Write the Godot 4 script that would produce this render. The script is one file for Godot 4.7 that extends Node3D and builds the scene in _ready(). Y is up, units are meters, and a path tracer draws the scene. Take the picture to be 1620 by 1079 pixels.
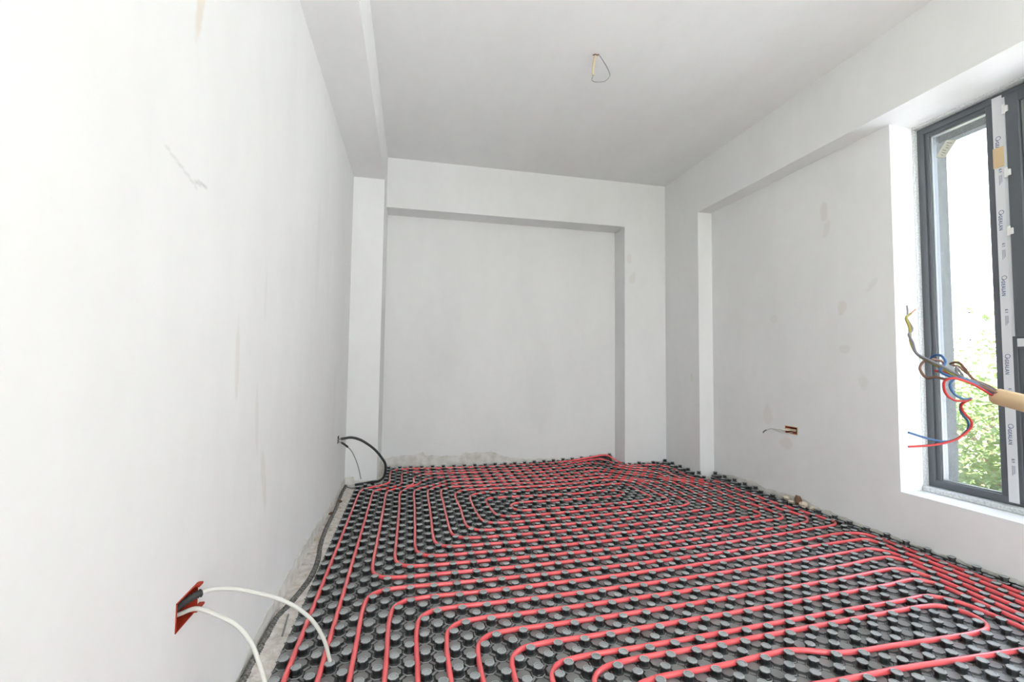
extends Node3D
# An unfinished room with underfloor heating pipes clipped into a black studded mat.
# Plan coordinates: x to the right, y up from eye height (floor at -1), z into the room. V() turns them into Godot space.

var M := {}
var rng := RandomNumberGenerator.new()
var pipe_grid := {}

const XL := -0.507   # left wall
const XB := -0.2554  # side of the ceiling beam and of the left column
const XR := 2.5826   # upper right wall and pier
const XN := 2.7272   # recessed right wall
const YC := 1.9028   # ceiling
const YB := 1.5612   # underside of the left beam
const YN := 1.4421   # underside of the right beam, head of the window
const YBN := 1.435   # head of the back recess
const ZC := 4.2712   # back wall, upper part
const ZN := 4.5022   # back wall, recess
const XNR := 2.1219  # right side of the back recess
const ZRL := 3.7091  # side of the right pier
const ZW := 2.077    # far jamb of the window
const ZW0 := 1.24    # near jamb of the window
const YS := -0.6948  # sill
const XF := 2.93     # inner face of the window frame
const XO := 3.15     # outer face of the right wall
const ZF := -3.9    # wall behind the camera


func _ready():
	rng.seed = 7
	# ------------------------------------------------ camera
	var cam := Camera3D.new()
	cam.name = "camera"
	cam.transform = Transform3D(Basis(Vector3(0.97628, 0.01184, 0.21620), Vector3(-0.02270, 0.99860, 0.04783), Vector3(-0.21533, -0.05160, 0.97518)).orthonormalized(), Vector3(0, 1, 0))
	cam.fov = rad_to_deg(2.0 * atan(539.5 / 718.85))
	cam.near = 0.02
	cam.far = 300.0
	add_child(cam)
	cam.current = true
	# ------------------------------------------------ sky and exposure
	var we := WorldEnvironment.new()
	we.name = "world_environment"
	var env := Environment.new()
	var sm := ProceduralSkyMaterial.new()
	sm.sky_top_color = Color(0.84, 0.90, 1.0)
	sm.sky_horizon_color = Color(1.0, 1.0, 0.99)
	sm.ground_bottom_color = Color(0.50, 0.52, 0.44)
	sm.ground_horizon_color = Color(0.80, 0.82, 0.76)
	sm.sky_energy_multiplier = 1.0
	var sky := Sky.new()
	sky.sky_material = sm
	env.background_mode = Environment.BG_SKY
	env.sky = sky
	env.background_energy_multiplier = 5.0
	env.tonemap_mode = Environment.TONE_MAPPER_LINEAR
	env.tonemap_exposure = 1.22
	env.sdfgi_enabled = true
	env.ssao_enabled = true
	env.ssil_enabled = true
	we.environment = env
	add_child(we)

	var sun := DirectionalLight3D.new()
	sun.name = "sun"
	sun.light_energy = 20.0
	sun.light_color = Color(0.97, 0.985, 1.0)
	sun.shadow_enabled = true
	sun.light_angular_distance = 1.0
	add_child(sun)
	sun.look_at_from_position(Vector3(-5.0, 5.0, 0.0), Vector3.ZERO)

	materials()
	room()
	window()
	floor_mat()
	cables()
	outside()


# ============================================================ helpers
func V(x: float, y: float, z: float) -> Vector3:
	return Vector3(x, y + 1.0, -z)


func tag(o: Node, label := "", category := "", group := "", kind := "") -> Node:
	if label: o.set_meta("label", label)
	if category: o.set_meta("category", category)
	if group: o.set_meta("group", group)
	if kind: o.set_meta("kind", kind)
	return o


func thing(called: String, at: Vector3, label := "", category := "", group := "") -> Node3D:
	var o := Node3D.new()
	o.name = numbered(called)
	o.position = at
	add_child(o, true)
	tag(o, label, category, group)
	return o


var used := {}
func numbered(called: String) -> String:
	if not used.has(called):
		used[called] = 0
		return called
	used[called] += 1
	return "%s_%03d" % [called, used[called]]


func begin() -> SurfaceTool:
	var st := SurfaceTool.new()
	st.begin(Mesh.PRIMITIVE_TRIANGLES)
	return st


# geometry is written in world space; a child is shifted back by where its parents stand
func commit(st, called: String, mat: Material, parent: Node = null, kind := "") -> MeshInstance3D:
	var o := MeshInstance3D.new()
	o.mesh = st if st is Mesh else st.commit()
	o.material_override = mat
	place(o, called, parent, kind)
	return o


func place(o: Node3D, called: String, parent: Node, kind := ""):
	if parent == null:
		o.name = numbered(called)
		add_child(o, true)
	else:
		var n := called
		var k := 0
		while parent.has_node(n):
			k += 1
			n = "%s_%03d" % [called, k]
		o.name = n
		var off := Vector3.ZERO
		var q: Node = parent
		while q != self:
			off += (q as Node3D).position
			q = q.get_parent()
		o.position -= off
		parent.add_child(o, true)
	if kind: o.set_meta("kind", kind)


func tri(st: SurfaceTool, a: Vector3, b: Vector3, c: Vector3, n: Vector3, ua := Vector2.ZERO, ub := Vector2.ZERO, uc := Vector2.ZERO):
	st.set_normal(n)
	if (b - a).cross(c - a).dot(n) > 0.0:
		var t := b
		b = c
		c = t
		var tu := ub
		ub = uc
		uc = tu
	st.set_uv(ua)
	st.add_vertex(a)
	st.set_uv(ub)
	st.add_vertex(b)
	st.set_uv(uc)
	st.add_vertex(c)


func quad(st: SurfaceTool, a: Vector3, b: Vector3, c: Vector3, d: Vector3, n: Vector3, u := []):
	if u.is_empty(): u = [Vector2(0, 0), Vector2(1, 0), Vector2(1, 1), Vector2(0, 1)]
	tri(st, a, b, c, n, u[0], u[1], u[2])
	tri(st, a, c, d, n, u[0], u[2], u[3])


# box in plan coordinates; UVs are metres on the face
func box(st: SurfaceTool, x0: float, x1: float, y0: float, y1: float, z0: float, z1: float):
	for s in [0, 1]:
		var x = [x0, x1][s]
		quad(st, V(x, y0, z0), V(x, y0, z1), V(x, y1, z1), V(x, y1, z0), Vector3(s * 2 - 1, 0, 0), [Vector2(z0, y0), Vector2(z1, y0), Vector2(z1, y1), Vector2(z0, y1)])
		var y = [y0, y1][s]
		quad(st, V(x0, y, z0), V(x1, y, z0), V(x1, y, z1), V(x0, y, z1), Vector3(0, s * 2 - 1, 0), [Vector2(x0, z0), Vector2(x1, z0), Vector2(x1, z1), Vector2(x0, z1)])
		var z = [z0, z1][s]
		quad(st, V(x0, y0, z), V(x1, y0, z), V(x1, y1, z), V(x0, y1, z), Vector3(0, 0, 1 - s * 2), [Vector2(x0, y0), Vector2(x1, y0), Vector2(x1, y1), Vector2(x0, y1)])


# box with chamfered edges, any basis
func cbox(st: SurfaceTool, ctr: Vector3, h: Vector3, c: float, b := Basis.IDENTITY):
	var f := func(p: Vector3) -> Vector3: return ctr + b * p
	for ax in 3:
		for s in [-1.0, 1.0]:
			var n := Vector3.ZERO
			n[ax] = s
			var i := (ax + 1) % 3
			var j := (ax + 2) % 3
			var pts := []
			for q in [[-1, -1], [1, -1], [1, 1], [-1, 1]]:
				var p := Vector3.ZERO
				p[ax] = s * h[ax]
				p[i] = q[0] * (h[i] - c)
				p[j] = q[1] * (h[j] - c)
				pts.append(f.call(p))
			quad(st, pts[0], pts[1], pts[2], pts[3], b * n)
			for t in [-1.0, 1.0]: # the chamfer between the faces +-ax and +-i
				var e := []
				for w in [-1, 1]:
					var p1 := Vector3.ZERO
					p1[ax] = s * h[ax]; p1[i] = t * (h[i] - c); p1[j] = w * (h[j] - c)
					var p2 := Vector3.ZERO
					p2[ax] = s * (h[ax] - c); p2[i] = t * h[i]; p2[j] = w * (h[j] - c)
					e.append(f.call(p1))
					e.append(f.call(p2))
				var nn := Vector3.ZERO
				nn[ax] = s; nn[i] = t
				quad(st, e[0], e[1], e[3], e[2], b * nn.normalized())
	for sx in [-1, 1]:
		for sy in [-1, 1]:
			for sz in [-1, 1]:
				var s3 := Vector3(sx, sy, sz)
				tri(st, f.call(s3 * Vector3(h.x, h.y - c, h.z - c)), f.call(s3 * Vector3(h.x - c, h.y, h.z - c)), f.call(s3 * Vector3(h.x - c, h.y - c, h.z)), b * s3.normalized())


func pbox(st: SurfaceTool, x0: float, x1: float, y0: float, y1: float, z0: float, z1: float, c := 0.002):
	cbox(st, V((x0 + x1) / 2, (y0 + y1) / 2, (z0 + z1) / 2), Vector3(absf(x1 - x0), absf(y1 - y0), absf(z1 - z0)) / 2.0, c)


# centripetal Catmull-Rom through points
func smooth(p: Array, step := 0.015) -> PackedVector3Array:
	var out := PackedVector3Array()
	var n := p.size()
	for i in n - 1:
		var p1: Vector3 = p[i]
		var p2: Vector3 = p[i + 1]
		var p0: Vector3 = p[i - 1] if i > 0 else p1 * 2.0 - p2
		var p3: Vector3 = p[i + 2] if i + 2 < n else p2 * 2.0 - p1
		var d0 := maxf(sqrt(p0.distance_to(p1)), 1e-4)
		var d1 := maxf(sqrt(p1.distance_to(p2)), 1e-4)
		var d2 := maxf(sqrt(p2.distance_to(p3)), 1e-4)
		var m1 := ((p1 - p0) / d0 - (p2 - p0) / (d0 + d1) + (p2 - p1) / d1) * d1
		var m2 := ((p2 - p1) / d1 - (p3 - p1) / (d1 + d2) + (p3 - p2) / d2) * d1
		var k := clampi(int(ceil(p1.distance_to(p2) / step)), 1, 40)
		for j in k:
			var t := float(j) / k
			var t2 := t * t
			var t3 := t2 * t
			out.append(p1 * (2 * t3 - 3 * t2 + 1) + m1 * (t3 - 2 * t2 + t) + p2 * (3 * t2 - 2 * t3) + m2 * (t3 - t2))
	out.append(p[n - 1])
	return out


# round tube along points; ridge > 0 makes a corrugated conduit
func tube(st: SurfaceTool, pts: PackedVector3Array, r: float, segs := 8, r_end := -1.0, ridge := 0.0):
	var n := pts.size()
	if r_end < 0: r_end = r
	var rings := []
	var t0 := (pts[1] - pts[0]).normalized()
	var up := Vector3.UP if absf(t0.y) < 0.9 else Vector3.RIGHT
	var side := t0.cross(up).normalized()
	for i in n:
		var t := (pts[mini(i + 1, n - 1)] - pts[maxi(i - 1, 0)]).normalized()
		side = (side - t * side.dot(t)).normalized()
		var bn := t.cross(side)
		var rr := lerpf(r, r_end, float(i) / (n - 1))
		if ridge > 0: rr += ridge * (1.0 if i % 2 == 0 else -1.0)
		var ring := []
		for s in segs:
			var a := TAU * s / segs
			var d := side * cos(a) + bn * sin(a)
			ring.append([pts[i] + d * rr, d])
		rings.append(ring)
	for i in n - 1:
		for s in segs:
			var q := [rings[i][s], rings[i][(s + 1) % segs], rings[i + 1][(s + 1) % segs], rings[i + 1][s]]
			for k in [0, 2, 1, 0, 3, 2]:
				st.set_normal(q[k][1])
				st.set_uv(Vector2(float(s) / segs, i * 0.1))
				st.add_vertex(q[k][0])
	for e in [0, n - 1]:
		var nn := (pts[0] - pts[1]).normalized() if e == 0 else (pts[n - 1] - pts[n - 2]).normalized()
		for s in segs:
			tri(st, pts[e], rings[e][s][0], rings[e][(s + 1) % segs][0], nn)


# ============================================================ materials
func mat(c: Color, rough := 0.6, spec := 0.5, metal := 0.0) -> StandardMaterial3D:
	var m := StandardMaterial3D.new()
	m.albedo_color = c
	m.roughness = rough
	m.metallic_specular = spec
	m.metallic = metal
	return m


func noise_tex(freq: float, ramp: Array, size := 512, normal := false, bump := 2.0, sd := 1, oct := 4) -> NoiseTexture2D:
	var f := FastNoiseLite.new()
	f.noise_type = FastNoiseLite.TYPE_SIMPLEX_SMOOTH
	f.frequency = freq
	f.seed = sd
	f.fractal_octaves = oct
	var t := NoiseTexture2D.new()
	t.noise = f
	t.width = size
	t.height = size
	t.seamless = true
	if normal:
		t.as_normal_map = true
		t.bump_strength = bump
	elif not ramp.is_empty():
		var g := Gradient.new()
		g.offsets = PackedFloat32Array()
		g.colors = PackedColorArray()
		var offs := PackedFloat32Array()
		var cols := PackedColorArray()
		for i in ramp.size():
			offs.append(float(i) / (ramp.size() - 1))
			cols.append(ramp[i])
		g.offsets = offs
		g.colors = cols
		t.color_ramp = g
	return t


# painted plaster of one wall: faint mottling plus the filler smudges the wall really has
# stains: [u, v, half width, half height, tilt, strength, tint] in metres on the wall
func plaster(u0: float, u1: float, stains: Array, sd: int, crack := []) -> StandardMaterial3D:
	var W := 1180
	var H := 448
	var L := u1 - u0
	var T := 3.0
	var img := Image.create(W, H, false, Image.FORMAT_RGB8)
	var f := FastNoiseLite.new()
	f.seed = sd
	f.frequency = 1.0
	f.fractal_octaves = 3
	for j in H:
		for i in W:
			var u := u0 + L * i / W
			var v := -1.02 + T * j / H
			var k := 1.0 + 0.012 * f.get_noise_2d(u * 2.2, v * 0.7) + 0.006 * f.get_noise_2d(u * 9.0 + 40.0, v * 5.0)
			img.set_pixel(i, j, Color(0.948 * k, 0.950 * k, 0.947 * k))
	for s in stains:
		var rr: float = maxf(s[2], s[3]) * 1.4
		for j in range(maxi(0, int((s[1] - rr + 1.02) / T * H)), mini(H, int((s[1] + rr + 1.02) / T * H) + 1)):
			for i in range(maxi(0, int((s[0] - rr - u0) / L * W)), mini(W, int((s[0] + rr - u0) / L * W) + 1)):
				var p := Vector2(u0 + L * i / W - s[0], -1.02 + T * j / H - s[1]).rotated(-s[4])
				var d := Vector2(p.x / s[2], p.y / s[3]).length() + 0.25 * f.get_noise_2d(p.x * 14.0 + s[0] * 5.0, p.y * 14.0)
				var a: float = 0.62 * s[5] * (1.0 - smoothstep(0.72, 1.02, d))
				if a > 0.0: img.set_pixel(i, j, img.get_pixel(i, j).lerp(s[6], a))
	for c in crack:
		var n := 60
		for k in n:
			var p: Vector2 = (c[0] as Vector2).lerp(c[1], float(k) / n)
			var i := int((p.x - u0) / L * W)
			var j := int((p.y + 1.02 + 0.002 * f.get_noise_2d(k * 0.4, 3.0)) / T * H)
			if i >= 0 and i < W and j >= 0 and j < H: img.set_pixel(i, j, img.get_pixel(i, j).lerp(Color(0.80, 0.80, 0.79), 0.13))
	var m := mat(Color.WHITE, 0.85, 0.3)
	m.albedo_texture = ImageTexture.create_from_image(img)
	m.uv1_scale = Vector3(1.0 / L, 1.0 / T, 1)
	m.uv1_offset = Vector3(-u0 / L, 1.02 / T, 0)
	return m


func materials():
	var tan := Color(0.86, 0.84, 0.79)
	var grey := Color(0.87, 0.87, 0.85)
	M.plaster_left = plaster(-4.2, 4.7, [[1.17, 0.86, 0.022, 0.13, -0.12, 0.55, Color(0.86, 0.80, 0.70)], [1.50, 0.0, 0.017, 0.13, 0.05, 0.45, tan], [1.74, 0.24, 0.016, 0.10, 0.0, 0.35, grey], [1.70, -0.2, 0.018, 0.13, 0.12, 0.4, tan], [1.80, -0.42, 0.028, 0.13, 0.3, 0.45, tan], [3.3, -0.3, 0.05, 0.3, 0.0, 0.25, grey], [2.6, 0.6, 0.06, 0.35, 0.0, 0.2, grey]], 3, [[Vector2(1.054, 0.445), Vector2(1.20, 0.41)], [Vector2(1.19, 0.425), Vector2(1.25, 0.43)]])
	M.plaster_right = plaster(-4.2, 4.7, [[2.52, 1.06, 0.035, 0.07, 0.0, 0.4, Color(0.84, 0.80, 0.75)], [2.505, 0.94, 0.03, 0.06, 0.3, 0.4, tan], [2.405, 0.39, 0.035, 0.05, 0.0, 0.5, tan], [2.20, 0.51, 0.02, 0.06, 0.7, 0.4, grey], [2.394, 0.12, 0.04, 0.03, 0.3, 0.4, tan], [2.274, -0.09, 0.03, 0.05, 0.0, 0.3, tan], [2.97, 0.37, 0.04, 0.04, 0.0, 0.3, tan], [3.05, -0.38, 0.05, 0.09, 0.0, 0.35, tan], [2.88, -0.56, 0.06, 0.05, 0.0, 0.3, Color(0.84, 0.78, 0.72)], [3.82, -0.1, 0.02, 0.05, 0.0, 0.4, tan], [3.62, -0.35, 0.02, 0.06, 0.0, 0.3, grey]], 5)
	M.plaster_back = plaster(-4.2, 4.7, [[2.168, 1.1, 0.03, 0.06, 0.0, 0.4, tan], [2.205, 0.9, 0.035, 0.07, -0.3, 0.4, tan], [0.3, 0.3, 0.2, 0.5, 0.0, 0.12, grey], [1.3, -0.2, 0.15, 0.5, 0.0, 0.12, grey]], 8)
	M.plaster = plaster(-4.2, 4.7, [[0.6, 2.4, 0.3, 0.1, 0.0, 0.1, grey]], 11)
	M.concrete = mat(Color.WHITE, 0.95, 0.2)
	M.concrete.albedo_texture = noise_tex(0.02, [Color(0.72, 0.69, 0.65), Color(0.85, 0.82, 0.785), Color(0.91, 0.89, 0.86), Color(0.96, 0.95, 0.935)], 512, false, 0, 4, 5)
	M.concrete.uv1_triplanar = true
	M.concrete.uv1_world_triplanar = true
	M.concrete.uv1_scale = Vector3(1.8, 1.8, 1.8)
	M.concrete.normal_enabled = true
	M.concrete.normal_texture = noise_tex(0.05, [], 512, true, 6.0, 9, 5)
	M.bare = mat(Color.WHITE, 0.95, 0.2)
	M.bare.albedo_texture = noise_tex(0.03, [Color(0.80, 0.785, 0.75), Color(0.86, 0.85, 0.82), Color(0.90, 0.89, 0.87), Color(0.94, 0.935, 0.92)], 256, false, 0, 14, 4)
	M.bare.uv1_triplanar = true
	M.bare.uv1_world_triplanar = true
	M.bare.uv1_scale = Vector3(1.6, 1.6, 1.6)
	M.outer = mat(Color.WHITE, 0.95, 0.2)
	M.outer.albedo_texture = noise_tex(0.04, [Color(0.20, 0.215, 0.215), Color(0.29, 0.305, 0.305), Color(0.36, 0.375, 0.375)], 256, false, 0, 24, 4)
	M.outer.uv1_triplanar = true
	M.outer.uv1_world_triplanar = true
	M.outer.uv1_scale = Vector3(3, 3, 3)
	# black moulded plastic; caught light painted paler into faces that lie flat
	M.mat_black = mat(Color.WHITE, 0.42, 0.55)
	M.mat_black.vertex_color_use_as_albedo = true
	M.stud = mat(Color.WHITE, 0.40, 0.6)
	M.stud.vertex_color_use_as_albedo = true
	M.pipe = mat(Color(0.97, 0.38, 0.40), 0.24, 0.6)
	M.pipe.clearcoat_enabled = true
	M.pipe.clearcoat = 0.7
	M.pipe.clearcoat_roughness = 0.12
	M.white_cable = mat(Color(0.82, 0.82, 0.79), 0.5, 0.4)
	M.black_conduit = mat(Color(0.23, 0.24, 0.24), 0.55, 0.4)
	M.grey_conduit = mat(Color.WHITE, 0.85, 0.3)
	M.grey_conduit.albedo_texture = noise_tex(0.05, [Color(0.25, 0.25, 0.25), Color(0.36, 0.36, 0.355), Color(0.55, 0.54, 0.52), Color(0.75, 0.73, 0.70)], 256, false, 0, 51, 4)
	M.grey_conduit.uv1_triplanar = true
	M.grey_conduit.uv1_world_triplanar = true
	M.grey_conduit.uv1_scale = Vector3(6, 6, 6)
	M.thin_grey = mat(Color(0.55, 0.56, 0.55), 0.5, 0.4)
	M.box_red = mat(Color(0.66, 0.20, 0.11), 0.55, 0.4)
	M.blue = mat(Color(0.20, 0.36, 0.54), 0.4, 0.5)
	M.red = mat(Color(0.66, 0.15, 0.15), 0.4, 0.5)
	M.brown = mat(Color(0.42, 0.29, 0.22), 0.45, 0.5)
	M.olive = mat(Color(0.52, 0.49, 0.20), 0.45, 0.5)
	M.wire_grey = mat(Color(0.42, 0.42, 0.44), 0.45, 0.5)
	M.copper = mat(Color(0.80, 0.52, 0.38), 0.35, 0.5, 1.0)
	M.cream = mat(Color(0.85, 0.79, 0.66), 0.7, 0.3)
	M.frame = mat(Color(0.35, 0.37, 0.39), 0.4, 0.5)
	M.frame_light = mat(Color(0.52, 0.54, 0.54), 0.4, 0.5)
	M.film = mat(Color(0.88, 0.89, 0.90), 0.35, 0.5)
	M.film_print = mat(Color(0.40, 0.46, 0.58), 0.5, 0.4)
	M.tape = mat(Color(0.83, 0.73, 0.58), 0.6, 0.4)
	M.white_plastic = mat(Color(0.93, 0.93, 0.92), 0.4, 0.5)
	M.seal = mat(Color.WHITE, 0.9, 0.2)
	M.seal.albedo_texture = noise_tex(0.06, [Color(0.70, 0.72, 0.72), Color(0.82, 0.83, 0.83), Color(0.90, 0.90, 0.90)], 256, false, 0, 31, 4)
	M.seal.uv1_triplanar = true
	M.seal.uv1_world_triplanar = true
	M.seal.uv1_scale = Vector3(4, 4, 4)
	M.glass = mat(Color(0.95, 0.98, 0.97, 0.06), 0.0, 0.5)
	M.glass.transparency = BaseMaterial3D.TRANSPARENCY_ALPHA
	M.paper = mat(Color(0.78, 0.78, 0.73), 0.8, 0.3)
	M.ink = mat(Color(0.35, 0.36, 0.36), 0.8, 0.3)
	M.rubble = mat(Color(0.82, 0.78, 0.70), 0.95, 0.2)
	M.rubble_brown = mat(Color(0.48, 0.38, 0.30), 0.95, 0.2)
	M.leaf = [mat(Color(0.31, 0.37, 0.20), 0.8, 0.2), mat(Color(0.34, 0.39, 0.23), 0.8, 0.2), mat(Color(0.29, 0.35, 0.19), 0.6, 0.4)]
	for m in M.leaf:
		m.cull_mode = BaseMaterial3D.CULL_DISABLED
		m.backlight_enabled = true
		m.backlight = Color(0.36, 0.42, 0.22)
	M.bark = mat(Color(0.40, 0.34, 0.28), 0.9, 0.2)
	M.grass = mat(Color(0.78, 0.775, 0.76), 0.95, 0.2)
	M.facade = mat(Color(0.93, 0.90, 0.80), 0.9, 0.2)
	M.facade_trim = mat(Color(0.80, 0.78, 0.72), 0.9, 0.2)
	M.dark_glass = mat(Color(0.45, 0.48, 0.50), 0.1, 0.5)


# ============================================================ the room shell
# front skin of a wall with rectangular openings: grid of cells on the plane x = const (u along z)
func skin_x(st: SurfaceTool, x: float, n: float, u0: float, u1: float, v0: float, v1: float, holes: Array):
	var us := [u0, u1]
	var vs := [v0, v1]
	for h in holes:
		us.append_array([h[0], h[1]])
		vs.append_array([h[2], h[3]])
	us.sort()
	vs.sort()
	for i in us.size() - 1:
		for j in vs.size() - 1:
			var a = us[i]; var b = us[i + 1]; var c = vs[j]; var d = vs[j + 1]
			if b - a < 1e-5 or d - c < 1e-5: continue
			var inside := false
			for h in holes:
				if (a + b) / 2 > h[0] and (a + b) / 2 < h[1] and (c + d) / 2 > h[2] and (c + d) / 2 < h[3]: inside = true
			if inside: continue
			quad(st, V(x, c, a), V(x, c, b), V(x, d, b), V(x, d, a), Vector3(n, 0, 0), [Vector2(a, c), Vector2(b, c), Vector2(b, d), Vector2(a, d)])


# unplastered band at the foot of a wall, ragged along its top. axis "z": plane x = at; axis "x": plane z = at
func bare_patch(parent: Node, axis: String, at: float, out: float, prof: Array, sd: int, rough := 0.012):
	var st := begin()
	var f := FastNoiseLite.new()
	f.seed = sd
	f.frequency = 9.0
	var pts := []
	for i in prof.size() - 1:
		var a: Vector2 = prof[i]
		var b: Vector2 = prof[i + 1]
		var k := maxi(1, int(a.distance_to(b) / 0.02))
		for j in k:
			var p := a.lerp(b, float(j) / k)
			pts.append(Vector2(p.x, maxf(p.y + rough * f.get_noise_1d(p.x), -0.998)))
	pts.append(prof[-1])
	var P := func(q: Vector2, o: float) -> Vector3: return V(at + o, q.y, q.x) if axis == "z" else V(q.x, q.y, at + o)
	var nf := Vector3(signf(out), 0, 0) if axis == "z" else Vector3(0, 0, -signf(out))
	for i in pts.size() - 1:
		var a: Vector2 = pts[i]
		var b: Vector2 = pts[i + 1]
		quad(st, P.call(Vector2(a.x, -1.0), out), P.call(Vector2(b.x, -1.0), out), P.call(b, out), P.call(a, out), nf)
		quad(st, P.call(a, out), P.call(b, out), P.call(b, 0.0), P.call(a, 0.0), Vector3.UP)
	commit(st, "bare_patch", M.bare, parent)


func room():
	var st := begin()
	# floor: structural slab
	box(st, XL - 0.2, XO, -1.25, -1.0, ZF - 0.2, ZN + 0.2)
	var fl := commit(st, "floor", M.concrete, null, "structure")
	# rough screed left bare along the left wall
	st = begin()
	var f := FastNoiseLite.new()
	f.frequency = 7.0
	f.seed = 21
	var nx := 9
	var nz := 150
	var P := []
	for j in nz + 1:
		var row := []
		for i in nx + 1:
			var x := lerpf(XL - 0.012, -0.395, float(i) / nx)
			var z := lerpf(0.5, 3.97, float(j) / nz)
			var edge := smoothstep(1.0, 0.55, float(i) / nx)
			row.append(V(x, -0.9985 + edge * (0.006 + 0.008 * absf(f.get_noise_2d(x * 3.0, z)) + 0.004 * f.get_noise_2d(x * 12.0, z * 4.0)), z))
		P.append(row)
	for j in nz:
		for i in nx:
			var a: Vector3 = P[j][i]
			var b: Vector3 = P[j][i + 1]
			var c: Vector3 = P[j + 1][i + 1]
			var d: Vector3 = P[j + 1][i]
			var n := (b - a).cross(d - a).normalized()
			if n.y < 0: n = -n
			quad(st, a, b, c, d, n)
	commit(st, "rough_screed", M.concrete, fl)

	# ceiling
	st = begin()
	box(st, XL - 0.2, XO, YC, YC + 0.2, ZF - 0.2, ZN + 0.2)
	commit(st, "ceiling", M.plaster, null, "structure")

	# left wall with its two box openings, the beam above and the column at the far end
	st = begin()
	var holes := [[1.195, 1.302, -0.617, -0.55], [3.50, 3.56, -0.588, -0.535]]
	holes.append([-3.7, -1.7, -0.98, 1.6]) # unseen opening added behind the camera to let in sun and sky
	skin_x(st, XL, 1, ZF - 0.2, ZN + 0.2, -1.0, YC, holes)
	box(st, XL - 0.2, XL - 0.06, -1.0, YC, -1.7, ZN + 0.2)
	box(st, XL - 0.2, XL - 0.0005, -1.0, YC, ZF - 0.2, -3.7)
	box(st, XL - 0.2, XL - 0.0005, 1.6, YC, -3.72, -1.68)
	box(st, XL - 0.06, XL - 0.0005, -1.0, YC, -1.7, -1.67)
	box(st, XL - 0.2, XL - 0.001, -1.0, -0.999, ZF - 0.2, ZN + 0.2)
	var wl := commit(st, "wall_left", M.plaster_left, null, "structure")
	st = begin()
	box(st, XL - 0.1, XB, YB + 0.0, YC + 0.01, ZF - 0.1, ZN + 0.1)
	commit(st, "ceiling_beam", M.plaster, wl)
	st = begin()
	box(st, XL - 0.1, XB, -1.0, YB + 0.01, 3.9453, ZN + 0.1)
	commit(st, "column", M.plaster_back, wl)
	bare_patch(wl, "z", XL, 0.003, [Vector2(0.6, -0.955), Vector2(1.5, -0.985), Vector2(1.62, -0.982), Vector2(1.75, -0.95), Vector2(2.05, -0.935), Vector2(2.37, -0.925), Vector2(2.8, -0.925), Vector2(3.2, -0.945), Vector2(3.64, -0.95), Vector2(3.8, -0.93), Vector2(3.944, -0.94)], 41)
	bare_patch(wl, "x", 3.9453, -0.003, [Vector2(XL, -0.93), Vector2(-0.44, -0.93), Vector2(-0.43, -0.962), Vector2(-0.3, -0.965), Vector2(XB, -0.958)], 42, 0.004)
	bare_patch(wl, "z", XB, 0.003, [Vector2(3.95, -0.958), Vector2(4.1, -0.92), Vector2(4.3, -0.88), Vector2(4.5, -0.9)], 43)

	# back wall: lintel and right pier in front, recess behind
	st = begin()
	box(st, XL - 0.2, XO, -1.0, YC, ZN, ZN + 0.2)
	box(st, XB - 0.05, XNR + 0.0, YBN, YC + 0.01, ZC, ZN + 0.05)
	box(st, XNR, XO, -1.0, YC + 0.01, ZC, ZN + 0.05)
	var wb := commit(st, "wall_back", M.plaster_back, null, "structure")
	bare_patch(wb, "x", ZN, -0.003, [Vector2(XB, -0.905), Vector2(-0.13, -0.885), Vector2(0.04, -0.872), Vector2(0.13, -0.858), Vector2(0.15, -0.885), Vector2(0.31, -0.893), Vector2(0.5, -0.895), Vector2(0.53, -0.869), Vector2(0.81, -0.872), Vector2(0.94, -0.92), Vector2(1.2, -0.955), Vector2(1.7, -0.955), Vector2(2.1, -0.95)], 44, 0.016)
	bare_patch(wb, "x", ZC, -0.003, [Vector2(XNR, -0.985), Vector2(2.3, -0.975), Vector2(2.58, -0.97)], 45, 0.006)

	# right wall: beam above, pier at the far end, recessed wall with window and box opening
	st = begin()
	box(st, XR, XO, YN, YC + 0.01, ZF - 0.1, ZN)
	box(st, XR, XO, -1.0, YN, ZRL, ZN)
	skin_x(st, XN, -1, ZW, ZRL, -1.0, YN, [[2.777, 2.887, -0.481, -0.43]])
	box(st, XN + 0.06, XO, -1.0, YN + 0.01, ZW, ZRL + 0.01)
	quad(st, V(XN, YS, ZW), V(XN + 0.06, YS, ZW), V(XN + 0.06, YN, ZW), V(XN, YN, ZW), Vector3(0, 0, 1), [Vector2(XN, YS), Vector2(XN + 0.06, YS), Vector2(XN + 0.06, YN), Vector2(XN, YN)])
	box(st, XN, XO, -1.0, YS, ZW0, ZW)
	box(st, XN, XO, -1.0, YN + 0.01, ZF - 0.1, ZW0)
	var wr := commit(st, "wall_right", M.plaster_right, null, "structure")
	bare_patch(wr, "z", XN, -0.003, [Vector2(1.0, -0.955), Vector2(2.0, -0.96), Vector2(2.59, -0.945), Vector2(2.75, -0.925), Vector2(2.97, -0.935), Vector2(3.12, -0.94), Vector2(3.2, -0.918), Vector2(3.33, -0.93), Vector2(3.46, -0.928), Vector2(3.6, -0.955), Vector2(3.7, -0.968)], 46)
	# raw concrete reveal outside the frame
	st = begin()
	box(st, 3.012, XO + 0.004, YS, YN, ZW - 0.004, ZW + 0.02)
	box(st, 3.10, XO + 0.004, 1.372, YN + 0.02, ZW0, ZW)
	box(st, 3.012, XO + 0.01, YS - 0.02, YS + 0.012, ZW0, ZW)
	commit(st, "outer_reveal", M.outer, wr)
	# wall behind the camera, its opening added to let in daylight
	st = begin()
	box(st, XL - 0.2, XL + 0.9, -1.0, YC, ZF - 0.2, ZF)
	box(st, 2.0, XO, -1.0, YC, ZF - 0.2, ZF)
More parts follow.
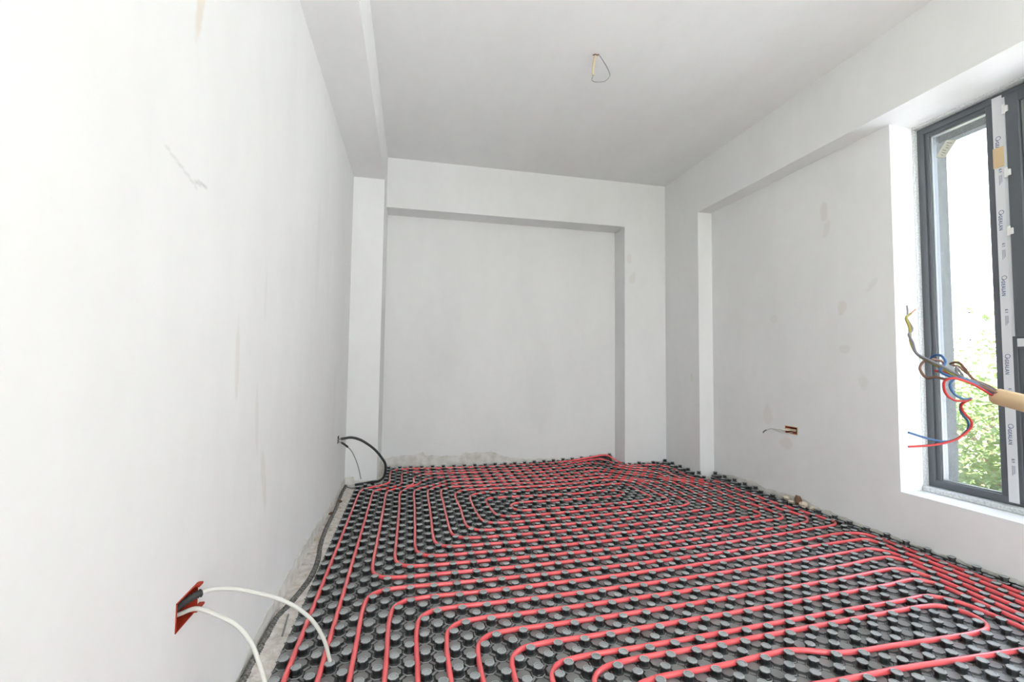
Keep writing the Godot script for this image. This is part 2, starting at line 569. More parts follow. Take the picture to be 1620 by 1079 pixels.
	box(st, XL + 0.8, 2.1, 1.6, YC, ZF - 0.2, ZF)
	commit(st, "wall_front", M.plaster, null, "structure")


# ============================================================ the window
func window():
	var w := thing("window_1", V(XF, YS, 1.25))
	w.set_meta("kind", "structure")
	var yb := -0.667
	var yt := 1.425
	var zl := 2.0765  # far edge of the frame
	var zr := ZW0 + 0.002
	# outer frame: two stiles, head, bottom rail
	var st := begin()
	pbox(st, XF, XF + 0.075, yb, yt, zl - 0.036, zl)
	pbox(st, XF + 0.012, XF + 0.07, yb + 0.03, yt - 0.03, zl - 0.058, zl - 0.034)
	pbox(st, XF + 0.0004, XF + 0.0746, yt - 0.036, yt, zr + 0.03, zl - 0.0335)
	pbox(st, XF + 0.0124, XF + 0.069, yt - 0.056, yt - 0.034, zr + 0.03, zl - 0.056)
	pbox(st, XF + 0.0004, XF + 0.0746, yb, yb + 0.038, zr + 0.03, zl - 0.0335)
	pbox(st, XF, XF + 0.075, yb, yt, zr, zr + 0.036)
	commit(st, "frame", M.frame, w)
	# pale glazing beads round the fixed pane
	st = begin()
	pbox(st, XF + 0.02, XF + 0.036, yb + 0.036, yt - 0.05, zl - 0.064, zl - 0.055)
	pbox(st, XF + 0.02, XF + 0.036, yb + 0.036, yb + 0.047, 1.745, zl - 0.03)
	pbox(st, XF + 0.02, XF + 0.036, yt - 0.064, yt - 0.055, 1.745, zl - 0.03)
	commit(st, "glazing_bead", M.frame_light, w)
	# mullion between the fixed pane and the sash
	st = begin()
	pbox(st, XF + 0.004, XF + 0.07, yb + 0.03, yt - 0.03, 1.712, 1.745)
	pbox(st, XF - 0.001, XF + 0.075, yb + 0.03, yt - 0.03, 1.655, 1.713)
	var mu := commit(st, "mullion", M.frame, w)
	# protective film with the maker's print, running down the mullion
	st = begin()
	pbox(st, XF - 0.0035, XF - 0.001, yb + 0.012, yt - 0.012, 1.672, 1.713, 0.0005)
	commit(st, "film", M.film, mu)
	var k := 0
	for y in [1.203, 0.817, 0.48, 0.082, -0.267, -0.61]:
		if y > -0.5: lettering("GEALAN", 0.0145, XF - 0.0042, y - 0.028, 1.697, 0.074, M.film_print, mu)
		lettering("6.1", 0.011, XF - 0.0042, y - 0.17, 1.689, 0.022, M.film_print, mu)
		st = begin() # the ring before the name, with its dot
		var c := V(XF - 0.004, y - 0.011, 1.692)
		for s in 20:
			var a := TAU * s / 20
			var b := TAU * (s + 1) / 20
			var r0 := 0.0085
			var r1 := 0.0112
			if s >= 12 and s <= 14: r1 = 0.0135
			quad(st, c + Vector3(0, sin(a) * r0, cos(a) * r0), c + Vector3(0, sin(a) * r1, cos(a) * r1), c + Vector3(0, sin(b) * r1, cos(b) * r1), c + Vector3(0, sin(b) * r0, cos(b) * r0), Vector3(-1, 0, 0))
		for q in 3: # small print between the names
			box(st, XF - 0.0042, XF - 0.0034, y - 0.255 + q * 0.006, y - 0.205, 1.6935 - q * 0.005, 1.6948 - q * 0.005)
		if y > -0.5: commit(st, "print", M.film_print, mu)
	st = begin() # brown parcel tape stuck across the film near the top
	pbox(st, XF - 0.005, XF - 0.0035, 1.04, 1.145, 1.668, 1.716, 0.0004)
	commit(st, "tape_strip", M.tape, mu)
	# opening sash, upper right
	var sh := Node3D.new()
	sh.position = V(XF - 0.012, 0.17, 1.1)
	place(sh, "sash", w)
	st = begin()
	for e in [[1.60, 1.655], [zr + 0.04, zr + 0.095]]:
		pbox(st, XF - 0.016, XF + 0.05, 0.165, yt - 0.028, e[0], e[1], 0.004)
	pbox(st, XF - 0.016, XF + 0.05, yt - 0.083, yt - 0.028, zr + 0.09, 1.605, 0.004)
	pbox(st, XF - 0.016, XF + 0.05, 0.165, 0.22, zr + 0.09, 1.605, 0.004)
	commit(st, "sash_frame", M.frame, sh)
	st = begin()
	pbox(st, XF - 0.002, XF + 0.03, 0.21, yt - 0.075, 1.583, 1.601, 0.003)
	pbox(st, XF - 0.002, XF + 0.03, 0.215, 0.23, zr + 0.09, 1.59, 0.003)
	commit(st, "sash_bead", M.frame_light, sh)
	st = begin()
	pbox(st, XF + 0.018, XF + 0.024, 0.21, yt - 0.075, zr + 0.09, 1.602, 0.0005)
	commit(st, "pane", M.glass, sh)
	for y in [1.33, 1.0, 0.70]:
		st = begin()
		pbox(st, XF - 0.020, XF - 0.004, y - 0.026, y + 0.026, 1.652, 1.667, 0.003)
		pbox(st, XF - 0.022, XF - 0.014, y - 0.02, y + 0.012, 1.640, 1.654, 0.002)
		commit(st, "hinge", M.white_plastic, sh)
	st = begin() # light rubber gap strip beside the mullion
	pbox(st, XF - 0.006, XF, 0.17, yt - 0.03, 1.6555, 1.671, 0.001)
	commit(st, "gasket", M.film, sh)
	# transom below the sash, with film on its face
	st = begin()
	pbox(st, XF, XF + 0.075, 0.105, 0.165, zr + 0.03, 1.656)
	commit(st, "transom", M.frame, w)
	st = begin()
	pbox(st, XF - 0.003, XF, 0.118, 0.158, zr + 0.03, 1.654, 0.0005)
	commit(st, "transom_film", M.film, w)
	st = begin() # frame and bead of the lower right pane
	pbox(st, XF + 0.006, XF + 0.06, yb + 0.036, 0.107, 1.625, 1.656)
	pbox(st, XF + 0.006, XF + 0.06, yb + 0.036, yb + 0.075, zr + 0.03, 1.63)
	pbox(st, XF + 0.006, XF + 0.06, 0.075, 0.107, zr + 0.03, 1.63)
	commit(st, "lower_frame", M.frame, w)
	st = begin()
	pbox(st, XF + 0.018, XF + 0.034, yb + 0.07, 0.08, 1.612, 1.626)
	commit(st, "lower_bead", M.frame_light, w)
	# panes
	st = begin()
	pbox(st, XF + 0.036, XF + 0.042, yb + 0.04, yt - 0.055, 1.743, zl - 0.052, 0.0005)
	var pane := commit(st, "pane", M.glass, w)
	st = begin()
	pbox(st, XF + 0.036, XF + 0.042, yb + 0.06, 0.085, zr + 0.03, 1.622, 0.0005)
	commit(st, "pane", M.glass, w)
	# maker's paper sticker, stuck aslant on the fixed pane
	st = begin()
	var g := [Vector2(1.947, 1.312), Vector2(1.896, 1.292), Vector2(1.957, 1.213), Vector2(2.003, 1.240)]
	quad(st, V(XF + 0.034, g[0].y, g[0].x), V(XF + 0.034, g[1].y, g[1].x), V(XF + 0.034, g[2].y, g[2].x), V(XF + 0.034, g[3].y, g[3].x), Vector3(-1, 0, 0))
	for q in 4:
		quad(st, V(XF + 0.034, g[q].y, g[q].x), V(XF + 0.0358, g[q].y, g[q].x), V(XF + 0.0358, g[(q + 1) % 4].y, g[(q + 1) % 4].x), V(XF + 0.034, g[(q + 1) % 4].y, g[(q + 1) % 4].x), Vector3(0, 1 if q == 0 else -1, 0))
	commit(st, "sticker", M.paper, pane)
	st = begin()
	for q in 6:
		var t := 0.12 + q * 0.14
		var a: Vector2 = g[0].lerp(g[3], t).lerp(g[1].lerp(g[2], t), 0.2 + 0.1 * (q % 3))
		var b: Vector2 = g[0].lerp(g[3], t + 0.05).lerp(g[1].lerp(g[2], t + 0.05), 0.75 - 0.1 * (q % 2))
		quad(st, V(XF + 0.0335, a.y, a.x), V(XF + 0.0335, b.y, b.x), V(XF + 0.0335, b.y - 0.003, b.x), V(XF + 0.0335, a.y - 0.003, a.x), Vector3(-1, 0, 0))
	commit(st, "sticker_print", M.ink, pane)
	# rough mounting strip between plaster and frame, all round
	st = begin()
	pbox(st, XF - 0.036, XF + 0.03, YS + 0.004, YN, ZW - 0.003, ZW + 0.004, 0.001)
	pbox(st, XF - 0.032, XF + 0.03, YN - 0.012, YN + 0.003, ZW0, ZW, 0.001)
	pbox(st, XF - 0.05, XF + 0.02, YS, YS + 0.026, ZW0, ZW - 0.002, 0.004)
	commit(st, "mounting_strip", M.seal, w)


# raised print reading downwards, on a face that looks to -x
func lettering(text: String, size: float, x: float, y: float, z: float, length: float, m: Material, parent: Node):
	var t := TextMesh.new()
	var fnt := SystemFont.new()
	fnt.font_names = PackedStringArray(["Droid Sans"])
	fnt.font_weight = 700
	t.font = fnt
	t.text = text
	t.font_size = 64
	t.pixel_size = size / 46.0
	t.depth = 0.0008
	t.curve_step = 4.0
	var o := MeshInstance3D.new()
	o.mesh = t
	o.material_override = m
	# text right -> down, text up -> along -z of the room (towards the camera side), face -> -x
	o.transform = Transform3D(Basis(Vector3(0, -1, 0), Vector3(0, 0, 1), Vector3(-1, 0, 0)), V(x, y - length / 2.0, z))
	place(o, "lettering", parent)


# ============================================================ floor: studded mat and pipes
const PITCH := 0.0507
const WC := [[0, 0, 2.1051], [0, 1, 2.0759], [0, 2, 0.0267], [0, 3, 0.1241], [0, 4, 0.0229], [1, 0, -0.0756], [1, 1, -0.0976], [1, 2, -0.0137], [2, 0, 0.181], [2, 1, -0.3252], [2, 2, 0.0907], [3, 0, 0.0111], [3, 1, 0.4202], [1, 3, 0.0715], [0, 5, -0.0747]]


# where row "r" of the mat lies at column "c" (the sheets were laid slightly askew and not quite straight)
func row_z(c: float, r: float) -> float:
	var a := clampf(c, 0.0, 58.0) / 50.0
	var b := r / 40.0
	var s := 0.0
	for k in WC: s += k[2] * pow(a, k[0]) * pow(b, k[1])
	return s


func col_x(c: float) -> float:
	return -0.362 + PITCH * c


# the sheets spread a little towards the right-hand wall
func spread(c: float, z: float) -> float:
	if c < 43.0: return c
	var k := lerpf(1.8, 0.3, smoothstep(2.5, 3.1, z)) * smoothstep(1.25, 1.45, z)
	return c + (c - 43.0) / 15.0 * k


# the mat turns up where it meets a wall: returns [x, lift, z, overshoot]
func turn_up(x: float, z: float) -> Array:
	var zl := 4.482
	if x > 2.085: zl = 4.235
	if x > 2.55: zl = 3.675
	var xl := 2.69 if z < 3.69 else 2.545
	var oz := maxf(0.0, z - zl)
	var ox := maxf(0.0, x - xl)
	if x > 2.55 and oz > ox:
		oz = 0.0
		ox = x - 2.545
		xl = 2.545
	return [minf(x, xl), oz * 0.22 + ox * 0.36, minf(z, zl) if oz > 0 else z, maxf(oz, ox)]


# [column, z, lift] -> point on the pipe's axis
func pp(q: Array) -> Vector3:
	return V(col_x(q[0]), -0.9835 + (q[2] if q.size() > 2 else 0.0), q[1])


# straight run between two measured ends, following row r of the mat
func run(r: float, a: Array, b: Array) -> Array:
	var out := []
	var n := int(absf(b[0] - a[0]) / 4.0)
	var ra: float = a[1] - row_z(a[0], r)
	var rb: float = b[1] - row_z(b[0], r)
	for i in range(1, n):
		var t := float(i) / n
		var c := lerpf(a[0], b[0], t)
		out.append([c, row_z(c, r) + lerpf(ra, rb, t)])
	return out


# rounded corner from a row to a strand that runs towards the back (s = 1) or the front (s = -1)
func corner(c: float, r: float, s: float) -> Array:
	var z := row_z(c + 2.4, r)
	return [[c + 2.4, z], [c + 0.95, z + s * 0.018], [c + 0.25, z + s * 0.06], [c, z + s * 0.13]]


func strand(c: float, z0: float, z1: float) -> Array:
	var out := []
	var n := maxi(1, int(absf(z1 - z0) / 0.25))
	for i in range(1, n): out.append([c, lerpf(z0, z1, float(i) / n)])
	return out


# one turn of the coil: left step, row along the back, right bends, row back to the next strand
func coil(step: Array, top: float, bends: Array, bottom: float, next: Array) -> Array:
	var out := step.duplicate()
	out.append_array(run(top, step[-1], bends[0]))
	out.append_array(bends)
	out.append_array(run(bottom, bends[-1], next[0]))
	out.append_array(next)
	return out


func pipe(pts: Array, label: String):
	var w := []
	for q in pts: w.append(pp(q))
	var sp := smooth(w, 0.014)
	# where two runs are pressed together one rides up slightly on the other
	for i in sp.size():
		var key := Vector2i(int(floor(sp[i].x / 0.05)), int(floor(sp[i].z / 0.05)))
		if not pipe_grid.has(key): pipe_grid[key] = PackedVector3Array()
		pipe_grid[key].append(sp[i])
	var st := begin()
	tube(st, sp, 0.0094, 10)
	var o := commit(st, "heating_pipe", M.pipe)
	tag(o, label, "pipe", "red heating pipes on the floor")


func pipes():
	var s9 := [[0.0, 3.6], [0.14, 3.7], [0.71, 3.762], [2.04, 3.812], [3.5, 3.868], [4.02, 3.93], [4.05, 4.07], [4.0, 4.25], [4.3, 4.336], [5.36, 4.385], [6.8, 4.393]]
	var s8 := [[2.0, 3.6], [2.2, 3.688], [3.7, 3.743], [5.2, 3.8], [5.93, 3.866], [6.02, 3.985], [6.0, 4.17], [6.43, 4.236], [7.7, 4.265], [10.5, 4.25]]
	var s7 := [[3.95, 3.6], [4.25, 3.663], [5.7, 3.74], [7.25, 3.79], [7.9, 3.85], [8.0, 4.02], [8.4, 4.083], [9.5, 4.14], [10.8, 4.168]]
	var s6 := [[5.93, 3.575], [6.28, 3.644], [7.3, 3.757], [8.5, 3.82], [9.4, 3.93], [10.9, 4.015], [13.9, 4.026]]
	var s5 := [[8.0, 3.58], [8.47, 3.67], [10.1, 3.748], [11.8, 3.814], [13.7, 3.918], [15.5, 3.921]]
	var s4 := [[9.96, 3.51], [10.2, 3.624], [11.15, 3.707], [12.6, 3.774], [14.4, 3.809]]
	var s3 := [[11.93, 3.55], [12.36, 3.635], [13.8, 3.7], [15.0, 3.705]]
	var s2 := [[13.9, 3.461], [14.56, 3.556], [15.6, 3.591], [17.25, 3.599]]
	var s1 := [[15.95, 3.388], [16.5, 3.452], [18.2, 3.494], [19.4, 3.498]]
	var b9 := [[36.0, 4.43, 0.003], [39.3, 4.435, 0.015], [42.7, 4.435, 0.039], [45.6, 4.435, 0.058], [46.8, 4.44, 0.053], [47.9, 4.44, 0.022], [48.3, 4.38, 0.004], [48.65, 4.25], [49.5, 4.18], [51.4, 4.18], [54.5, 4.165], [55.5, 4.1], [56.0, 3.99], [55.6, 3.78], [55.4, 3.66], [55.9, 3.59], [57.9, 3.51], [58.4, 3.42], [58.2, 3.3], [58.35, 3.1], [58.6, 2.85], [59.4, 2.63], [59.75, 2.52], [59.8, 2.45], [59.2, 2.415], [57.6, 2.388], [55.2, 2.372]]
	var b8 := [[36.0, 4.32], [38.65, 4.37, 0.005], [43.6, 4.43, 0.019], [45.3, 4.43, 0.02], [46.6, 4.38, 0.003], [47.0, 4.242], [48.9, 4.11], [51.2, 4.056], [53.3, 4.0], [53.6, 3.88], [53.4, 3.78], [53.5, 3.66], [54.7, 3.55], [55.6, 3.49], [56.1, 3.386], [56.2, 3.17], [56.6, 2.95], [57.1, 2.74], [57.7, 2.62], [57.5, 2.545], [56.4, 2.487], [53.7, 2.448]]
	var b7 := [[34.2, 4.199], [37.9, 4.271], [41.86, 4.35], [43.8, 4.315], [45.1, 4.22], [46.4, 4.12], [47.9, 4.02], [50.0, 3.965], [51.2, 3.87], [51.4, 3.74], [52.0, 3.65], [53.0, 3.56], [54.0, 3.49], [54.4, 3.39], [54.3, 3.19], [54.4, 2.99], [55.0, 2.8], [55.2, 2.68], [54.9, 2.6], [53.9, 2.564], [50.3, 2.545]]
	var b6 := [[33.5, 4.085], [36.8, 4.122], [40.8, 4.155], [42.6, 4.11], [44.0, 4.01], [45.6, 3.95], [47.3, 3.90], [49.5, 3.79], [50.6, 3.69], [51.3, 3.6], [52.2, 3.5], [52.5, 3.37], [52.1, 3.1], [52.3, 2.9], [52.8, 2.75], [52.8, 2.68], [52.0, 2.64], [49.5, 2.623]]
	var b5 := [[36.9, 3.984], [41.2, 4.04], [43.2, 3.965], [45.2, 3.87], [47.0, 3.82], [48.9, 3.7], [50.0, 3.6], [50.3, 3.49], [50.3, 3.375], [50.2, 3.2], [50.2, 2.9], [50.5, 2.82], [50.2, 2.765], [49.0, 2.735], [46.5, 2.71]]
	var b4 := [[40.25, 3.904], [42.0, 3.879], [43.5, 3.817], [44.9, 3.72], [45.9, 3.65], [47.6, 3.55], [48.2, 3.477], [48.0, 3.27], [48.1, 3.07], [48.3, 2.93], [48.1, 2.86], [47.0, 2.83], [44.5, 2.805]]
	var b3 := [[39.3, 3.795], [41.3, 3.797], [42.9, 3.746], [44.5, 3.66], [45.6, 3.55], [46.2, 3.4], [46.1, 3.2], [46.3, 3.05], [46.0, 2.97], [44.9, 2.935], [42.3, 2.905]]
	var b2 := [[40.4, 3.693], [43.0, 3.66], [43.9, 3.58], [44.2, 3.45], [44.2, 3.25], [44.3, 3.13], [43.8, 3.06], [42.6, 3.03], [40.0, 3.0]]
	var b1 := [[39.1, 3.556], [41.7, 3.55], [42.15, 3.45], [42.15, 3.3], [42.4, 3.19], [41.8, 3.127], [39.9, 3.091], [36.3, 3.066]]
	var l9 := coil(s9, 42, b9, 2, corner(4, 2, 1))
	var l7 := coil(s7, 38, b7, 6, corner(8, 6, 1))
	var l5 := coil(s5, 34, b5, 10, corner(12, 10, 1))
	var l3 := coil(s3, 30, b3, 14, corner(16, 14, 1))
	var l1 := coil(s1, 26, b1, 18, [[21.9, 3.032], [20.95, 3.08], [20.95, 3.14], [21.5, 3.183], [22.6, 3.204]])
	var l2 := coil(s2, 28, b2, 16, corner(18.1, 16, 1))
	var l4 := coil(s4, 32, b4, 12, corner(14, 12, 1))
	var l6 := coil(s6, 36, b6, 8, corner(10, 8, 1))
	var l8 := coil(s8, 40, b8, 4, corner(6, 4, 1))
	for l in [l2, l4, l6, l8]: l.reverse()
	var a := [[0.0, 0.2]]
	a.append_array(strand(0.0, 0.2, 3.6))
	var prev := []
	for l in [l9, l7, l5, l3, l1]:
		if not prev.is_empty(): a.append_array(strand(l[0][0], prev[-1][1], l[0][1]))
		a.append_array(l)
		prev = l
	a.append_array(run(21, a[-1], [33.0, 3.215]))
	var u := [[33.0, 3.215], [36.1, 3.219], [38.1, 3.243], [39.2, 3.3], [38.7, 3.37], [36.7, 3.386], [33.0, 3.353]]
	a.append_array(u)
	var q10 := [[19.8, 3.353], [18.5, 3.338], [17.96, 3.291], [17.9, 3.157]]
	a.append_array(run(24, u[-1], q10[0]))
	a.append_array(q10)
	for l in [l2, l4, l6, l8]:
		a.append_array(strand(l[0][0], a[-1][1], l[0][1]))
		a.append_array(l)
	a.append_array(strand(2.0, 3.6, 0.2))
	a.append([2.0, 0.2])
	pipe(a, "long red heating pipe wound in a rectangular spiral over the far half of the floor")

	var right := [
		[3.87, 0, [[52.0, 2.235], [57.2, 2.272], [59.3, 2.245], [59.89, 2.18], [59.95, 2.1], [59.85, 1.99], [59.9, 1.895], [59.9, 1.82], [59.7, 1.63], [59.55, 1.52], [59.4, 0.9], [59.3, 0.2]], "red heating pipe closest to the right wall in the bundle under the window"],
		[5.98, -2, [[50.0, 2.14], [55.3, 2.165], [58.0, 2.168], [58.6, 2.11], [58.45, 2.01], [58.6, 1.916], [58.7, 1.78], [58.5, 1.5], [58.3, 0.9], [58.2, 0.2]], "red heating pipe second from the right wall in the bundle under the window"],
		[7.97, -4, [[48.0, 2.012], [52.4, 2.037], [55.9, 2.05], [57.0, 1.995], [57.2, 1.93], [57.45, 1.81], [57.6, 1.75], [57.4, 1.5], [57.1, 0.9], [57.0, 0.2]], "red heating pipe third from the right wall in the bundle under the window"],
		[9.98, -6, [[49.5, 1.91], [53.9, 1.944], [55.9, 1.94], [56.4, 1.89], [56.45, 1.8], [56.4, 1.7], [56.15, 1.4], [55.9, 0.9], [55.8, 0.2]], "red heating pipe fourth from the right wall in the bundle under the window"],
		[11.93, -8, [[47.1, 1.798], [50.9, 1.82], [53.6, 1.826], [54.5, 1.793], [55.05, 1.72], [55.2, 1.66], [55.0, 1.45], [54.8, 0.9], [54.7, 0.2]], "red heating pipe fifth from the right wall in the bundle under the window"],
		[13.87, -10, [[44.5, 1.683], [49.6, 1.703], [52.85, 1.72], [53.8, 1.69], [54.05, 1.63], [53.9, 1.45], [53.7, 0.9], [53.6, 0.2]], "red heating pipe sixth from the right wall in the bundle under the window"],
		[16.0, -12, [[41.0, 1.562], [47.3, 1.577], [51.0, 1.583], [52.1, 1.532], [52.45, 1.483], [52.6, 1.406], [52.65, 1.336], [52.5, 0.9], [52.4, 0.2]], "red heating pipe wrapping round the outside of the near hairpin bend at lower right"],
	]
	for q in right:
		var c: float = q[0]
		var bends: Array = q[2]
		var co := corner(c, q[1], -1)
		co.reverse()
		var l := [[c, 0.2]]
		l.append_array(strand(c, 0.2, co[0][1]))
		l.append_array(co)
		l.append_array(run(q[1], co[-1], bends[0]))
		l.append_array(bends)
		pipe(l, q[3])
	var e := [[18.3, 0.2], [18.3, 0.5], [18.3, 0.8], [18.3, 1.1], [18.35, 1.31], [18.7, 1.39], [19.8, 1.432], [21.8, 1.45]]
	e.append_array(run(-13, e[-1], [45.7, 1.518]))
	e.append_array([[45.7, 1.518], [48.4, 1.523], [49.8, 1.515], [50.6, 1.481], [50.9, 1.435], [50.6, 1.38], [49.8, 1.35], [48.4, 1.337], [44.6, 1.334], [40.5, 1.336], [37.5, 1.335], [35.7, 1.345], [34.0, 1.376], [32.8, 1.388], [31.0, 1.382], [28.2, 1.367], [25.4, 1.358], [22.4, 1.351], [20.9, 1.325], [20.4, 1.26], [20.3, 1.1], [20.3, 0.6], [20.3, 0.2]])
	pipe(e, "red heating pipe with a hairpin bend and kinked return at lower right")
	pipe([[51.3, 0.2], [51.3, 0.7], [51.3, 1.1], [51.0, 1.19], [50.0, 1.22], [49.2, 1.224], [46.0, 1.227], [43.2, 1.229], [38.5, 1.232], [33.2, 1.226], [28.0, 1.228], [25.0, 1.225], [23.0, 1.2], [22.35, 1.12], [22.3, 0.9], [22.3, 0.5], [22.3, 0.2]], "red heating pipe nearest the camera, crossing the lower right corner of the picture")


func pipe_push(p: Vector2) -> Array: # nearest pipe axis: [distance, direction away]
	var best := 9.0
	var dir := Vector2.RIGHT
	var kx := int(floor(p.x / 0.05))
	var kz := int(floor(p.y / 0.05))
	for i in range(kx - 1, kx + 2):
		for j in range(kz - 1, kz + 2):
			var key := Vector2i(i, j)
			if not pipe_grid.has(key): continue
			for q in pipe_grid[key]:
				var d := Vector2(p.x - q.x, p.y - q.z)
				var l := d.length()
				if l < best:
					best = l
					dir = d / maxf(l, 1e-5)
	return [best, dir]


func on_mat(x: float, z: float) -> bool:
	if x < -0.425: return false
	if z > 3.925 and x < XB + 0.02: return false
	return true


func lathe(prof: Array, segs: int, cols: Array) -> ArrayMesh:
	var st := begin()
	for i in prof.size() - 1:
		var p: Vector2 = prof[i]
		var q: Vector2 = prof[i + 1]
		for s in segs:
			var a := TAU * (s + 0.5) / segs
			var b := TAU * (s + 1.5) / segs
			var m := (a + b) / 2.0
			var slope := Vector2(q.y - p.y, p.x - q.x).normalized()
			var nn := Vector3(cos(m) * slope.x, slope.y, sin(m) * slope.x).normalized()
			var A := Vector3(cos(a) * p.x, p.y, sin(a) * p.x)
			var B := Vector3(cos(b) * p.x, p.y, sin(b) * p.x)
			var C := Vector3(cos(b) * q.x, q.y, sin(b) * q.x)
			var D := Vector3(cos(a) * q.x, q.y, sin(a) * q.x)
			st.set_color(cols[i + 1] if cols[i].r > 0.05 else cols[i])
			if q.x < 1e-5: tri(st, A, B, C, nn)
			else: quad(st, A, B, C, D, nn)
	return st.commit()


func floor_mat():
	pipes()
	var root := thing("studded_mat", V(1.0, -1.0, 2.4), "black studded heating mat covering the floor, red pipes clipped between its knobs", "heating mat")
	# the sheet, turned up at the walls, with low moulded pads between the studs
	var st := begin()
	var groove := Color(0.022, 0.024, 0.025)
	var pad := Color(0.25, 0.255, 0.255)  # pad tops paler than the plastic: window light painted in
	st.set_color(groove)
	var G := {}
	for r in range(-34, 47):
		for c in range(-1, 63):
			var z := row_z(c, r) if r > -16 else row_z(c, -16) + 0.0525 * (r + 16)
			var x := col_x(spread(c, z))
			if c == -1: x = -0.415
			var t := turn_up(x, z)
			G[Vector2i(c, r)] = [V(t[0], -0.9965 + t[1], t[2]), t[3], x, z]
	for r in range(-34, 44):
		for c in range(-1, 62):
			var q := [G[Vector2i(c, r)], G[Vector2i(c + 1, r)], G[Vector2i(c + 1, r + 1)], G[Vector2i(c, r + 1)]]
			var ok := true
			for e in q:
				if e[1] > (0.34 if e[2] < 2.1 and e[3] > 4.2 else 0.10) or not on_mat(e[2], e[3]): ok = false
			if not ok: continue
			var n: Vector3 = (q[1][0] - q[0][0]).cross(q[3][0] - q[0][0]).normalized()
			if n.length() < 0.5: continue
			if n.y < 0: n = -n
			st.set_color(groove)
			quad(st, q[0][0], q[1][0], q[2][0], q[3][0], n)
			if posmod(c + r, 2) == 1: # a low six-sided pad in every cell without a stud
				var ctr: Vector3 = (q[0][0] + q[1][0] + q[2][0] + q[3][0]) / 4.0
				var ring := []
				for k in 8:
					var a := TAU * (k + 0.5) / 8.0
					ring.append(Vector3(cos(a), 0, sin(a)))
				for k in 8:
					var a: Vector3 = ring[k]
					var b: Vector3 = ring[(k + 1) % 8]
					var h := Vector3(0, 0.0042, 0)
					var ra := 0.0268 if k % 2 == 0 else 0.0258
					var rb := 0.0258 if k % 2 == 0 else 0.0268
					st.set_color(groove)
					quad(st, ctr + a * ra, ctr + b * rb, ctr + b * (rb - 0.0025) + h, ctr + a * (ra - 0.0025) + h, ((a + b).normalized() + Vector3(0, 0.7, 0)).normalized())
					st.set_color(pad * (1.0 + 0.12 * sin(c * 12.9 + r * 7.7)))
					tri(st, ctr + h * 0.7, ctr + a * (ra - 0.0025) + h, ctr + b * (rb - 0.0025) + h, Vector3.UP)
			else: # short ridges between neighbouring pads
				var ctr: Vector3 = (q[0][0] + q[1][0] + q[2][0] + q[3][0]) / 4.0
				st.set_color(pad * 0.8)
				for k in 4:
					var a := TAU * (k + 0.5) / 4.0
					var d := Vector3(cos(a), 0, sin(a))
					var w := Vector3(-d.z, 0, d.x)
					var p0 := ctr + d * 0.0245
					var p1 := ctr + d * 0.0385
					var h := Vector3(0, 0.0038, 0)
					quad(st, p0 + w * 0.0042, p1 + w * 0.0042, p1 + h, p0 + h, (w + Vector3.UP).normalized())
					quad(st, p0 - w * 0.0042, p1 - w * 0.0042, p1 + h, p0 + h, (-w + Vector3.UP).normalized())
	commit(st, "sheet", M.mat_black, root)
	# studs: nearest 300 one by one, the rest as one part
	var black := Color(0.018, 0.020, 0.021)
	var lit_top := Color(0.34, 0.36, 0.365)  # window light painted into the stud tops, shade into their black sides
	var stud := lathe([Vector2(0.0235, 0.0), Vector2(0.0215, 0.0036), Vector2(0.0172, 0.0040), Vector2(0.0150, 0.0062), Vector2(0.0146, 0.0190), Vector2(0.0178, 0.0208), Vector2(0.0184, 0.0226), Vector2(0.0176, 0.0254), Vector2(0.0150, 0.0272), Vector2(0.0118, 0.0272), Vector2(0.0106, 0.0262), Vector2(0.0, 0.0262)], 8, [lit_top * 0.5, lit_top * 0.75, black, black, black, black, black, lit_top * 0.8, lit_top, lit_top * 1.15, lit_top * 0.6, lit_top])
	var spots := []
	for r in range(-32, 44):
		for c in range(-1, 62):
			if posmod(c + r, 2) == 1: continue
			var rr := r + 0.5
			var z := row_z(c + 0.5, rr) if rr > -16 else row_z(c + 0.5, -16) + 0.0525 * (rr + 16)
			var x := col_x(spread(c + 0.5, z))
			if not on_mat(x - 0.01, z + 0.01): continue
			var t := turn_up(x, z)
			if t[3] > (0.32 if x < 2.1 else 0.085): continue
			var p := Vector2(t[0], -t[2])
			for it in 4:
				var near := pipe_push(p)
				if near[0] < 0.0243: p += near[1] * (0.0245 - near[0])
			if pipe_push(p)[0] < 0.019: continue
			spots.append(Vector3(p.x, 0.0030 + t[1], p.y))
	var eye := Vector3(0, 1, 0)
	var fwd := Vector3(0.21533, 0.0516, -0.97518)
	var seen := []
	var rest := []
	for s in spots:
		var d: Vector3 = s - eye
		var depth := d.dot(fwd)
		var u := d.dot(Vector3(0.97628, 0.01184, 0.21620)) / depth
		var v := d.dot(Vector3(-0.02270, 0.99860, 0.04783)) / depth
		if depth > 0.3 and absf(u) < 1.13 and absf(v) < 0.752: seen.append([depth, s])
		else: rest.append(s)
	seen.sort_custom(func(a, b): return a[0] < b[0])
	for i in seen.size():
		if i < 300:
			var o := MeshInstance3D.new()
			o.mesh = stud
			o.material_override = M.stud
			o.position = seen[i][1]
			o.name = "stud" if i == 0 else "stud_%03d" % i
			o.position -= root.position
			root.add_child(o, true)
		else: rest.append(seen[i][1])
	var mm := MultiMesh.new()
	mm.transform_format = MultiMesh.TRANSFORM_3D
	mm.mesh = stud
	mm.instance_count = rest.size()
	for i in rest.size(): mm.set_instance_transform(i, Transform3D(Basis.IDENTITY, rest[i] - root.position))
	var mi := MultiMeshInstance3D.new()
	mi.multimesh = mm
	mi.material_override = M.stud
	mi.name = "studs_beyond"
	mi.set_meta("kind", "stuff")
	root.add_child(mi, true)


